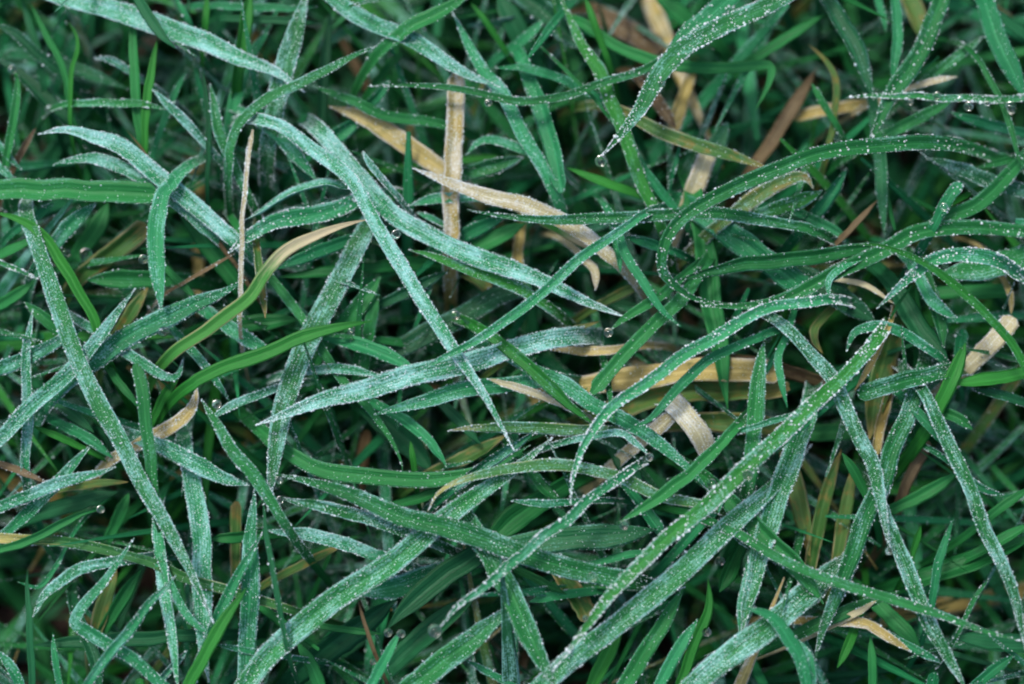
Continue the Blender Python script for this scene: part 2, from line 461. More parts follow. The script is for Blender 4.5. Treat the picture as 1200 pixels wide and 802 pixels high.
# ---------------------------------------------------------------- the blades one can tell apart
# kind, frost (w = wet beads), width px, height mm, [flags], | base ... tip | label # short name when others refer to it
DATA = """
c4 28 44 | 40,-14 110,8 187,31 253,57 318,84 358,108 | long broad rime-white blade whose tip touches a dark upright frosted blade # long rime-white blade
d0 14 47 | 158,-8 175,20 190,42 206,57 |
g0 14 40 | 165,160 160,110 158,60 157,5 |
b0 11 41 | 170,165 172,120 180,70 185,45 |
b0 6 40 | 82,130 84,85 91,60 90,42 80,27 | thin hooked fresh blade with a bead of dew at its tip # hooked thin blade
g0 8 36 | 82,125 72,75 52,38 34,2 |
d0 10 30 | 50,90 45,60 35,30 25,-4 |
d1 14 34 | 70,85 45,65 20,42 -8,28 |
d1 22 26 | 95,160 60,125 25,90 -4,70 |
d1 18 22 | 30,66 70,75 110,90 150,105 |
c3 9 37 | 165,92 150,82 130,70 110,68 |
g2 11 40 | 92,122 130,122 165,123 197,128 |
c3 11 42 | 240,168 222,148 200,125 178,104 |
c1 11 30 | 180,180 192,145 205,110 222,78 |
c1 9 33 | 240,125 233,100 228,76 |
g2 14 42 | 283,212 268,180 255,150 250,120 246,98 |
d0 7 41 | 243,205 245,150 240,100 236,75 |
c1 18 30 | 268,165 275,120 295,65 318,30 |
b0 17 38 | 280,75 284,50 288,20 293,-10 |
b0 8 36 | 240,42 241,30 242,15 243,-8 |
c1 8 34 | 224,34 220,24 212,10 205,-5 |
c1 12 32 | 240,8 280,9 340,10 372,8 |
d0 10 34 | 270,22 300,23 340,25 380,28 |
g2 14 47 | 270,178 276,150 292,130 320,112 355,97 395,75 430,57 441,52 | arching dark green blade edged in white rime, tip beaded # arching white-edged blade
c4 22 45 | 275,282 235,248 190,212 150,178 115,160 75,154 45,158 | broad frosted drooping blade, longer one of a curved pair # longer drooping frosted blade
c3 18 43 | 240,266 190,225 150,200 110,187 75,190 62,196 | narrower frosted drooping blade, shorter one of a curved pair # shorter drooping frosted blade
t0 6 39 | 280,318 245,268 222,235 187,200 165,172 149,152 | thin brown dead stalk beside the drooping frosted pair # thin brown stalk
g0 24 30 | 272,325 240,280 220,250 200,222 |
s2 6 46 k | 281,362 282,320 283,265 290,200 297,152 | slender upright cream straw stalk standing alone among green blades # slender cream stalk
g1 11 40 | 8,185 14,150 19,120 20,95 16,80 |
t1 9 33 | 15,200 25,180 42,150 |
c2 10 36 | -14,160 -2,170 10,185 25,200 |
c2 12 37 | -16,182 -4,196 8,206 20,217 |
g1 31 46 k | -30,224 0,225 60,225 120,226 165,228 188,229 | wide flat green blade with a blunt end, speckled with rime # wide flat blunt blade
c2 22 48 | 200,218 192,228 184,262 184,300 187,340 189,366 | short frosted blade bent down from the end of a wide flat blade # bent-down frosted blade
g3 27 42 | 318,150 328,105 340,60 352,20 360,-10 | broad upright blade striped with rime, crossed by an arching blade # rime-striped upright blade
c3 22 44 | 365,-18 410,13 450,33 495,55 535,80 585,104 | long frosted blade tapering to a thin tip above golden dead leaves # tapering frosted blade
g1 20 46 | 462,47 480,32 510,18 550,-5 |
c2 18 41 | 645,215 638,200 622,172 608,148 588,110 565,78 545,45 528,14 | narrow pale frosted blade with its tip over a tapering frosted one # narrow pale frosted blade
g2w 11 46 | 792,62 750,84 710,98 660,112 610,119 560,108 500,102 430,101 | slim sagging horizontal blade strung with dew # sagging dewy blade
y1 24 34 | 520,200 490,180 455,155 420,135 385,125 | broad golden dead blade, rime along its edge # broad golden dead blade
y2 22 39 k | 528,274 529,240 530,190 533,140 535,84 | upright straw yellow blade with white rimed edges # upright straw blade
s2 21 44 | 715,300 665,262 630,245 580,232 530,215 484,197 | pinkish cream dead blade lying across the upright straw one # pinkish cream dead blade
g2 18 34 | 540,206 575,195 614,184 |
c2 13 36 | 630,185 590,168 565,166 546,182 |
c2 17 40 | 300,142 325,160 345,182 372,214 |
c4 18 49 | 315,143 335,150 375,178 412,212 447,272 487,341 525,400 560,452 604,528 | long pale thickly rimed blade running slantwise across its neighbours # long pale rimed blade
c4 25 44 | 385,165 420,206 460,252 513,282 567,306 625,326 690,354 737,373 | broad dark-centred blade with thick white rims, bending sideways # white-rimed bending blade
c4 9 47 | 455,218 442,203 432,190 425,177 |
c1 18 32 | 375,172 400,155 425,137 |
c1 12 34 | 430,125 445,110 456,92 |
g0 14 35 | 448,90 460,74 473,62 |
g1 14 38 | 515,146 450,135 410,118 365,100 |
d0 14 26 | 376,150 380,80 388,10 |
c1 14 39 | 690,110 660,95 640,87 610,81 578,80 |
b0 9 30 | 585,50 568,25 552,4 |
d0 30 24 | 618,60 600,25 583,-6 |
c1 14 28 | 598,58 620,42 637,23 |
b2w 18 41 | 770,255 748,205 728,144 702,88 678,45 650,-12 | fresh green dew-speckled blade running under the sagging dewy one # fresh dew-speckled blade
b0 10 37 | 706,55 695,25 685,-5 |
g1w 5 43 | 722,148 690,110 655,75 621,43 |
g3w 25 51 | 945,-20 912,2 855,28 808,54 775,84 750,128 722,163 704,184 | broad dewy blade narrowing to a tip with a hanging drop # broad dewy blade with hanging drop
c2w 26 48 | 870,-14 838,14 810,36 785,66 770,90 |
g0 16 36 | 690,32 745,66 795,78 850,80 888,77 903,79 900,98 884,130 | creased blade with a sharp fold, end hanging down dry # creased folded blade
d1 28 27 | 605,-12 640,15 665,40 692,62 |
o1 18 40 | 735,135 775,155 820,172 885,192 905,199 | yellowing blade with pale straw rims below the dewy tip # yellowing straw-rimmed blade
t1 16 30 | 762,108 778,130 792,150 |
y0 18 22 k | 800,115 795,130 786,155 |
t1 30 4 k | 700,18 740,40 775,60 |
c1 20 39 k | 618,84 640,145 652,190 657,226 |
c1 12 38 | 790,245 770,220 752,195 738,162 |
c1 6 34 | 785,218 790,195 798,166 |
s1 24 32 k | 808,234 820,205 830,178 |
d1 26 26 | 832,202 840,172 852,143 |
t0 18 20 | 888,190 905,165 930,125 957,80 |
g0 28 22 | 825,42 790,15 765,-6 |
b0 13 36 | 752,230 710,215 664,197 |
d1 27 39 | 958,-14 985,30 1006,72 1023,117 |
c1 14 38 | 1048,-10 1051,30 1050,60 1045,105 |
d1 15 33 | 1025,130 1030,170 1034,220 1036,277 |
g2w 24 44 | 1108,-16 1085,45 1062,84 1045,110 1028,145 1018,165 |
g3w 9 45 | 1215,115 1150,116 1100,115 1040,113 990,114 | thin horizontal stalk strung with large bright dew drops # stalk strung with big drops
c1 28 41 | 1158,14 1166,40 1182,75 1202,118 |
g1 8 44 | 1150,76 1175,120 1187,160 1199,205 |
g2w 20 52 zl36,48,52,53,52,50,46,42 | 1168,187 1130,175 1080,168 1020,172 960,180 910,198 860,220 815,245 790,268 777,295 777,320 795,340 820,353 862,357 | big dew-edged blade arching over and curling back in a loop # big looping dewy blade
d0 20 30 | 1205,45 1150,10 1115,-8 |
g2 13 34 | 1085,95 1115,72 1152,43 |
g1 16 36 | 1038,158 1075,140 1117,117 |
s1 9 38 | 1068,103 1095,95 1122,90 |
c1 14 34 | 1188,153 1145,142 1113,131 |
g1 10 38 | 1210,181 1175,190 1143,197 |
b0 9 36 | 1155,218 1180,205 1198,192 |
d2 20 37 | 1210,228 1155,212 1120,198 1085,185 |
g0 18 29 | 895,64 930,42 967,17 |
o0 9 33 | 972,165 978,130 980,100 970,75 948,53 |
g1 10 36 | 972,135 960,115 951,98 |
y0 16 17 k | 1022,121 970,130 928,138 |
o0 30 20 | 1060,-14 1075,25 1087,55 |
c1 10 32 | 1026,-8 1035,20 1038,38 |
b0 14 46 | 118,394 110,368 85,330 62,292 40,268 20,257 -12,248 | smooth fresh green blade curving down past frosted ones, rime only at its arch # smooth curving fresh blade
g3w 6 43 | -14,303 20,316 46,328 |
g3 22 48 | 36,268 42,285 55,320 72,370 90,420 112,467 140,515 165,565 192,612 222,668 252,730 | long heavily frosted broad blade slanting through a tangle of thin blades # long heavily frosted slanting blade
c2 19 40 | 55,298 82,265 113,238 |
c1 12 38 | 28,264 48,250 64,237 |
g0 24 28 | 92,298 112,270 127,238 |
o0 24 32 k | 108,314 140,290 172,264 |
g1 22 35 | 190,327 140,327 102,328 |
g0 10 37 | 198,318 215,335 232,352 |
c2 26 45 | 70,455 100,430 140,402 187,377 240,352 288,328 | broad evenly rimed blade under the withering green blade # broad evenly rimed blade
c3 20 47 | -14,528 35,478 80,440 118,395 140,365 159,338 | straight rime-grey blade crossing over the long heavily frosted one # straight rime-grey blade
m0 17 49 | 212,407 250,380 290,350 310,322 335,293 370,275 410,262 432,257 | smooth green blade withering to cream at its curved tip # withering cream-tipped blade
c3w 22 45 | 420,236 380,250 335,258 300,272 268,297 | jagged blade crusted with sparkling beads of ice # sparkling ice-crusted blade
c3 14 44 | 400,219 378,216 340,228 300,252 284,260 |
o0 16 33 | 135,397 155,365 173,337 |
g1 12 39 | 286,278 308,312 330,342 357,378 385,420 405,448 430,478 455,512 468,540 470,558 | long thin green blade dipping under the broad tapering blade, tip bent # long thin dipping blade
o1 11 46 | 302,300 305,325 311,373 |
t1 6 40 | 213,333 245,315 276,296 |
g0 14 34 | -10,304 20,290 46,277 |
c3 13 43 | 30,540 33,480 30,430 33,390 38,362 |
g1 16 38 | 84,398 55,375 29,354 |
g0 14 36 | -8,362 20,345 41,329 |
c2 17 43 | -14,437 30,420 60,405 97,385 |
c3 13 44 | 112,388 135,403 160,420 192,440 208,440 216,419 | small frosted blade ending in an upturned hook # upturned frosted hook
c2 11 41 | 203,388 225,412 245,435 270,472 |
c2 18 38 | 255,374 290,398 322,414 |
g0 22 30 | 255,385 300,380 352,375 |
g3 32 42 | 434,262 402,325 372,380 350,425 332,475 322,540 314,600 | wide rimed blade lying under the fresh frost-free one # wide rimed blade
g1 22 36 | 393,392 420,360 446,324 |
b0 18 50 | 232,447 270,428 310,415 350,397 400,384 437,379 | bright frost-free green blade with a tuft of rime near its foot # bright frost-free blade
c2 13 51 | 742,259 680,303 628,348 580,385 530,413 478,442 | thin straight pale blade joining the long pale rimed one at a crossing # thin straight pale blade
c4 29 47 | 650,398 600,410 560,423 490,438 430,456 360,476 299,498 | broad rimed blade tapering to a long needle tip # broad needle-tipped blade
b2 14 43 | 632,353 600,335 560,320 520,305 479,292 |
c3 13 39 | 548,232 510,233 481,241 |
c2 8 38 | 520,264 505,256 488,249 |
g2 15 47 | 945,269 900,260 840,250 780,252 720,256 660,258 600,255 547,247 | long level green blade with white rims crossing the pinkish dead blade # long level white-rimmed blade
c1 18 33 | 528,284 560,268 592,254 |
g0 22 31 | 542,297 580,280 617,261 |
y0 14 24 k | 610,268 606,300 608,322 |
d0 10 40 | 606,424 570,395 538,371 |
d1 30 28 k | 460,412 525,380 580,350 622,334 |
c1 18 37 | 393,397 430,408 470,425 492,442 |
c1 16 38 | 420,278 360,300 323,316 |
g0 16 34 | 442,315 390,320 328,325 |
g0 20 28 | 492,310 460,312 422,318 |
g1 16 35 | 430,408 435,375 443,342 |
d1 14 34 | 448,356 490,335 527,317 |
c1 7 32 | 496,360 500,348 507,332 |
o0 16 25 k | 538,318 560,330 574,343 |
c1 12 47 | 722,268 727,280 733,300 755,333 775,362 798,383 | short hooked blade passing over the one with a tip drop # short hooked blade
c1 9 45 | 720,280 725,305 727,320 |
c1 12 41 | 778,291 755,283 732,277 |
g1w 13 44 | 803,322 770,350 735,372 713,388 |
g1 18 42 k | 818,322 800,348 765,382 730,418 693,462 |
g0 30 35 | 815,240 824,290 832,340 838,380 843,420 851,480 | wide plain green blade hanging behind the looping one # wide plain hanging blade
g1 18 45 | 1008,292 960,300 910,305 870,310 830,318 791,329 |
c3w 15 51 | 955,353 905,362 870,378 835,400 795,420 750,453 715,478 692,508 678,535 671,565 671,592 | dewy pale blade bowing over to a hooked downward tip # bowing dewy pale blade
c1 13 48 | 890,395 855,410 830,423 805,444 780,472 760,493 734,506 |
o0 10 38 | 613,413 650,395 702,377 |
y1 12 36 | 734,408 700,412 646,410 |
o0 12 30 | 712,352 735,340 758,332 |
s1 11 36 | 686,306 697,318 698,340 |
g2w 20 45 | 1215,272 1135,266 1080,272 1040,292 985,318 930,345 880,358 822,356 | dewy ribbed blade sweeping beneath the looping one's curl # sweeping ribbed dewy blade
c1 34 39 k | 828,254 870,285 915,318 955,348 |
o2 20 43 | 855,254 890,228 920,212 943,208 953,222 |
b2 18 44 | 897,249 930,238 964,224 |
m0 24 36 | 625,250 650,263 678,280 704,296 |
b1 11 51 | 1225,470 1200,425 1175,388 1147,357 1107,325 1072,304 1030,290 994,288 | smooth bright green blade passing over the beaded arch # smooth bright overlying blade
c3w 18 50 zl36,48,50,50,48,46,44 | 1212,336 1172,307 1133,299 1095,305 1072,320 1052,338 1026,361 | beaded pale blade arching under the smooth bright one # beaded arched blade
g2 34 39 | 1215,296 1150,316 1098,321 |
c2 14 45 | 1090,411 1060,392 1035,383 1015,385 1000,392 992,413 |
g0 4 43 | 1040,378 1055,352 1071,333 |
c2 15 42 | 1077,326 1095,355 1122,374 |
g1 18 38 | 1088,335 1100,375 1106,408 |
d0 30 36 | 1052,345 1075,385 1100,415 1112,436 |
d1 34 35 | 940,322 985,350 1027,379 |
c2 10 46 | 1014,300 990,312 972,328 972,352 |
s0 8 40 | 983,328 1015,335 1047,356 |
t0 8 38 | 971,294 1000,265 1029,234 |
o0 11 34 | 974,363 956,383 955,400 964,414 |
g1 20 43 | 1190,196 1166,222 1145,240 1110,255 1068,271 |
c2w 15 47 k | 1100,254 1112,232 1126,214 |
d0 22 36 | 876,254 925,262 960,276 |
c1 16 35 | 946,256 975,270 994,283 |
c1 18 34 | 948,257 970,230 992,198 |
g0 20 26 k | 1092,345 1140,344 1184,342 |
y0 10 33 | 1173,323 1183,345 1185,368 |
s1 24 36 k | 1141,424 1165,400 1188,372 |
c1 16 34 k | 1124,414 1128,386 |
c1 9 38 | 908,418 920,400 933,387 |
c1 9 38 | 930,398 946,414 |
g1 16 49 k | 180,577 172,500 168,460 159,426 | upright frost-fringed green blade rising beside the slanting frosted one # frost-fringed upright blade
y2 18 41 | 155,525 185,510 215,490 228,470 231,453 | curled golden dead blade with white frost on its rim # curled golden dead blade
g2 16 50 | 325,600 300,560 272,525 250,490 235,469 | pointed green blade with a rime-dusted face and tip beside golden curled one # pointed rime-dusted blade
c3 20 44 | 180,520 200,528 225,541 262,560 293,569 |
c3 25 39 | 220,545 230,590 235,640 238,700 240,760 244,800 | flat vertical blade evenly coated in fine frost # evenly coated flat blade
c3 12 43 | 308,462 275,475 246,491 |
g0 10 40 | 123,426 145,455 167,482 |
b0 12 38 | 184,482 195,460 210,443 |
b0 9 38 | 97,525 65,510 38,499 |
c1 14 37 | 72,498 105,515 132,537 |
d0 16 34 | 62,466 85,485 110,507 |
t1 9 40 | -12,540 25,553 57,567 |
c3 15 43 | -14,600 30,582 65,567 100,558 137,547 |
c2 16 39 | 10,622 55,580 85,545 107,522 |
d0 22 28 | 50,602 90,590 138,577 |
g0 11 45 | -14,647 30,635 70,615 95,603 119,597 |
o0 10 36 | 86,571 120,566 150,565 |
g0 16 24 | 134,618 142,600 151,578 |
c2 20 44 | 635,447 600,450 540,458 490,472 438,486 |
g1 20 39 | 318,515 340,533 375,550 440,560 510,562 570,550 622,523 | dark bowed blade curving low beneath the slanting ones # dark bowed blade
s1 10 46 | 645,468 625,460 600,452 571,444 |
q2 14 44 | 698,504 640,503 580,501 525,504 |
q2 15 48 | 818,591 770,580 720,558 660,545 600,548 545,562 515,578 502,600 | dull green blade with a yellow drooping tip # yellow-tipped drooping blade
b1 16 48 | 576,395 612,422 650,458 698,499 |
c2 20 43 | 602,420 650,445 690,470 735,495 785,530 834,575 |
b0 8 36 | 487,558 484,535 481,517 |
c1 14 38 | 460,485 480,497 503,518 524,548 |
d0 36 22 | 440,485 480,520 507,553 |
d0 14 34 | 518,473 545,500 563,521 |
o0 18 30 | 522,548 560,530 594,510 |
c3 13 40 | 362,435 400,433 448,441 |
t0 24 12 k | 424,556 431,505 |
g2 26 49 | 715,676 665,666 610,650 560,632 500,612 440,590 380,568 323,555 | dark green blade with rime-dotted rims lying over a very broad frosted one # rime-dotted overlying blade
g3 15 47 | 485,628 430,608 380,594 326,584 |
g3 33 46 | 275,824 325,762 380,714 433,678 490,637 545,592 600,553 648,513 | very broad grooved frosted blade, widest of the sward # very broad grooved frosted blade
g0 14 36 | 466,592 500,582 523,571 |
c2 14 46 | 540,565 590,530 628,506 |
y0 30 33 k | 688,452 740,445 800,436 860,435 918,440 | wide golden brown dead blade lying level under dewy blades # wide level golden dead blade
o0 32 30 k | 712,482 770,464 840,460 925,455 |
t0 18 28 k | 895,428 940,440 978,452 |
o0 26 30 k | 812,494 870,495 935,506 |
s3 27 43 k zl30,40,43,42,38 | 776,470 786,472 803,488 820,510 832,536 | crumpled whitish dead leaf curled over a dark gap # crumpled whitish dead leaf
s2 19 40 | 758,513 780,495 797,479 |
g1 16 50 | 848,516 810,555 770,585 724,613 | smooth narrow blade with a drop under its tip # narrow blade with a drop under its tip
c3 9 48 | 686,513 725,508 745,520 763,536 |
b3w 20 53 | 1018,408 985,445 950,475 915,508 870,550 827,592 787,627 750,662 718,694 690,733 648,788 | long glittering dewy blade bowed across the neighbouring blades # long glittering dewy blade
g2 21 45 | 880,545 885,490 888,450 896,398 |
c1 10 44 | 921,393 912,420 915,445 923,478 |
c2 8 49 | 882,501 925,488 972,477 |
c2 9 47 | 675,588 640,590 598,587 |
c3w 12 53 | 716,568 685,592 645,622 605,655 575,682 540,708 512,737 | slim dewy blade pointing to a round drop at its tip # slim blade with a round tip drop
g1 14 42 | 620,550 640,575 658,588 |
d0 26 30 | 718,515 735,545 753,574 |
g1 24 45 | 852,583 890,622 920,650 945,677 966,708 |
g2w 13 49 | 862,626 933,665 987,685 1040,700 1095,720 1135,735 1198,752 | long slender dewy blade crossing over several downward ones # long slender crossing blade
g3 29 43 | 945,490 928,540 910,590 893,640 878,700 868,745 | wide ribbed frosted blade behind the glittering dewy blade # wide ribbed frosted blade
g3 18 49 | 930,393 965,432 988,470 1005,512 1024,560 1035,600 1043,648 | straight rime-flecked blade running down beside an orange dead strip # straight rime-flecked blade
g2 22 46 k | 1098,438 1060,447 1030,456 1005,463 |
y0 9 48 | 1034,398 1018,430 1002,458 | thin orange dead strip crossing behind a rime-flecked blade # thin orange dead strip
o0 34 31 | 1046,395 1030,450 1019,515 |
y0 14 33 k | 1041,462 1030,500 1025,534 |
g2 24 44 | 1075,452 1052,505 1035,560 1012,605 995,650 980,690 962,745 954,778 |
g3 18 48 | 1088,470 1115,528 1135,570 1150,610 1165,645 1185,690 1198,740 1206,775 | long rimed blade hanging from a fresh green node # long rimed blade below a green node
c1 14 44 | 1070,478 1095,505 1120,533 |
c2 9 46 | 1125,552 1150,572 1177,580 |
b0 20 44 | 1098,480 1115,445 1132,402 |
b0 18 42 | 1212,437 1150,447 1108,450 |
d1 13 38 | 1206,474 1170,463 1137,456 |
g1 14 40 | 1100,483 1122,490 1140,504 |
t0 14 24 k | 1048,604 1065,560 1089,518 |
o0 22 24 | 925,540 938,595 949,652 |
o0 17 26 | 950,662 965,590 986,527 |
o0 16 25 | 980,660 992,590 1001,542 |
g0 12 40 | 1013,576 1000,550 987,531 |
g0 22 20 k | 945,508 1005,505 |
g0 16 30 | 1050,595 1090,575 1124,553 |
g0 12 32 | 1150,614 1180,590 1210,570 |
g0 28 28 | 1090,676 1150,655 1210,628 |
g0 14 32 | 1150,646 1180,630 1208,614 |
q1 13 41 k | 325,710 262,690 215,677 170,657 107,641 50,634 -20,630 | long pale straw-green blade lying low across bare soil # long straw-green blade
c3 14 45 | 130,659 108,663 85,672 53,697 39,724 |
c2 15 47 | 205,816 165,783 130,757 97,735 90,727 110,695 135,662 158,631 | frosted blade kinked back on itself at a sharp bend # kinked frosted blade
c3 17 43 | 188,638 198,705 205,750 209,812 |
c2 11 45 | 194,668 210,705 230,732 252,746 |
c2 12 49 | 96,812 110,790 142,748 175,708 206,674 |
c2 14 46 | 218,812 240,760 265,705 290,655 307,624 |
b0 16 48 | 218,808 255,740 289,689 |
c2 22 43 | 287,815 293,700 295,640 297,572 |
d1w 8 49 | 334,745 328,710 320,665 312,620 308,578 |
d0 9 40 | 38,815 35,740 32,667 |
c1 9 34 | 72,812 66,775 62,742 |
c2 12 40 | 28,814 15,785 -4,762 |
d0 18 30 | 225,745 160,748 90,752 36,757 |
d1 16 36 | 96,736 110,770 118,812 |
c1 6 36 | 77,642 62,670 45,688 20,682 |
o0 20 28 | 113,740 125,700 137,667 |
g0 16 30 | 127,728 150,690 165,668 |
g0 14 34 | 294,628 270,630 246,632 |
o0 14 26 k | 277,668 278,588 |
c3 9 42 | 182,802 200,783 220,762 |
c2 8 42 | 322,768 285,762 253,755 |
c3 17 41 | 440,650 405,638 367,628 313,622 |
d0 31 39 | 575,640 555,653 520,675 482,707 453,738 | plain dark green blade with a drop below its point # plain dark pointed blade
c2 28 37 | 520,667 470,685 416,697 |
t0 5 42 | 443,775 430,740 419,702 |
c1 13 45 | 432,808 450,775 469,739 |
g2 32 45 | 470,815 520,775 560,745 600,708 |
g2 29 48 | 560,630 590,680 607,714 625,755 650,805 | broad dotted blade plunging below the rime-dotted overlying one # broad plunging dotted blade
d0 36 26 | 366,775 410,740 465,702 |
d0 30 26 | 460,780 510,735 560,697 |
g0 16 32 | 378,812 365,780 348,752 |
g0 9 36 | 377,734 420,740 448,743 |
c2 9 36 | 600,803 575,790 545,773 |
o0 12 28 | 330,675 370,655 403,638 |
g0 36 36 | 645,580 600,610 565,645 |
d1 38 40 | 600,642 660,632 720,628 770,620 | very wide dark dull blade lying level behind a narrow pointed one # very wide dull blade
g3 28 47 zl46,47,47,47,46,40,34 | 622,816 640,800 707,742 773,693 827,645 880,595 925,550 950,520 |
g1 20 42 | 724,815 765,750 802,686 |
b0 14 43 | 797,800 815,750 830,715 830,678 |
c1 16 43 | 770,808 795,760 818,725 |
g3 33 47 zl46,47,47,45,36,28 | 800,816 860,765 900,735 940,700 975,668 1000,640 |
c1 17 51 | 950,820 938,775 921,745 902,721 870,711 | smooth pale curved blade arching over a broad frosted one # smooth pale arching blade
c2 16 48 | 950,814 946,772 929,746 |
c2 22 39 | 888,648 878,690 867,748 |
d2 16 42 | 915,657 885,640 856,627 |
g0 20 34 | 862,650 852,672 843,694 |
g0 10 36 | 606,668 640,685 664,697 |
o0 24 30 k | 658,676 675,700 692,728 |
c1 12 36 | 668,697 645,700 620,706 |
c1 16 38 | 754,596 770,618 779,634 |
c1 16 43 | 822,613 842,590 848,582 |
c1 10 38 | 698,661 740,650 774,648 |
b0 18 40 | 695,800 715,760 730,735 |
g3 19 46 | 1038,605 1055,650 1075,700 1088,730 1108,768 1134,812 |
c1 11 36 | 1090,716 1100,660 1117,608 |
b0 9 34 | 1070,645 1079,616 |
g1 16 39 | 925,748 980,722 1055,692 |
s0 8 41 | 983,729 1010,715 1027,704 |
y1 13 40 | 982,729 1015,732 1040,747 1068,764 | curled orange straw blade with rime specks lying on the low grass # curled orange straw blade
c2 10 38 | 1056,752 1080,765 1104,777 |
b0 12 36 | 1003,732 992,760 981,783 |
g0 11 34 | 1022,812 1022,775 1020,745 |
c1 14 37 | 1140,806 1165,785 1188,768 |
g2w 6 43 | 1128,731 1143,700 1159,678 |
d0 24 36 | 1210,758 1160,756 1115,747 |
g0 22 28 | 1036,716 1060,740 1078,758 |
c1 13 34 k | 1091,810 1096,788 |
"""

def parse():
    rows = []
    for ln in DATA.strip().splitlines():
        head, pts, lab = [s.strip() for s in ln.split('|')]
        h = head.split()
        kind, frost, wet = h[0][0], int(h[0][1]), h[0].endswith('w')
        if kind in 'ys': frost = min(3, frost + 1)
        width, z = float(h[1]), float(h[2])
        if z < 45: z = 45 - (45 - z) * 0.62          # the mat is shallow: lower blades still lie close under the upper ones
        if width > 24 and kind not in 'yst': width = 24 + (width - 24) * 0.6
        blunt, zl = False, None
        for f in h[3:]:
            if f == 'k': blunt = True
            elif f.startswith('zl'): zl = [float(q) for q in f[2:].split(',')]
        P = [tuple(float(q) for q in p.split(',')) for p in pts.split()]
        full, short = (([q.strip() for q in lab.split('#')] + [None])[:2]) if lab else (None, None)
        rows.append(dict(kind=kind, frost=frost, wet=wet, width=width, z=z, blunt=blunt, zl=zl, P=P, label=full, short=short))
    return rows
ROWS = parse()

# labels: how each blade looks and which easily found blade it lies over, under or beside
def dense(P):
    P = np.array(P); out = []
    for a, b in zip(P[:-1], P[1:]):
        n = max(2, int(np.linalg.norm(b - a) / 5))
        out += [a + (b - a) * s for s in np.linspace(0, 1, n)]
    return np.array(out)
for r in ROWS: r['D'] = dense(r['P'])
COLOUR = {'g': 'green', 'd': 'dark green', 'b': 'fresh green', 'c': 'pale green', 'y': 'golden dead', 's': 'cream dead', 'o': 'yellowing', 't': 'brown dead', 'm': 'withering green', 'q': 'dull green'}
def looks(r):
    w = r['width']
    size = 'hair-thin' if w <= 7 else 'thin' if w <= 11 else 'slim' if w <= 15 else 'medium-wide' if w <= 21 else 'broad'
    L = len(r['D']) * 5
    ln = ' short' if L < 75 else ' long' if L > 190 else ''
    fr = (['', 'dew-flecked ', 'dewy ', 'dew-beaded '] if r['wet'] else ['plain ', 'faintly rimed ', 'frosted ', 'thickly frosted ', 'thickly frosted '])[r['frost']]
    a = np.array(r['P']); ch = np.linalg.norm(a[-1] - a[0]); bent = L / max(ch, 1)
    sh = ' curved' if bent > 1.12 else ''
    return f"{size}{ln}{sh} {fr}{COLOUR[r['kind']]} blade"
LAND = [r for r in ROWS if r['short']]
used = {}
for r in ROWS:
    if r['label']:
        used.setdefault(r['label'], []).append(r); continue
    near = []
    for l in LAND:
        dd = np.sqrt(((r['D'][:, None] - l['D'][None]) ** 2).sum(-1)).min()
        rel = ('crossing over' if r['z'] > l['z'] else 'passing under') if dd < 5 else 'beside'
        near.append((dd, rel, l['short']))
    near.sort(key=lambda q: q[0])
    cand = [f"{looks(r)} {rel} the {s}" for dd, rel, s in near[:3]]
    (d1, r1, s1), (d2, r2, s2) = near[:2]
    cand.append(f"{looks(r)} between the {s1} and the {s2}")
    lab = next((c for c in cand if c not in used and len(c.split()) <= 16), cand[0])
    r['label'] = lab
    used.setdefault(lab, []).append(r)

bpy.context.view_layer.update()
for r in ROWS:
    roll = rng.normal(0, 0.28)
    roll = max(-0.6, min(0.6, roll)) * (0.35 if r['short'] else 1.0)
    o, CC = blade(r['kind'], r['frost'], r['wet'], r['width'], r['z'], r['P'], r['blunt'], roll, zlist=r['zl'], twist=0.5 if r['short'] else 1.0)
    o["label"] = r['label']
    o["category"] = "dead grass" if r['kind'] in 'yst' else "grass blade"
    o["group"] = "dead blades lying in the sward" if r['kind'] in 'yst' else "frosted grass blades of the sward"
    r['obj'] = o

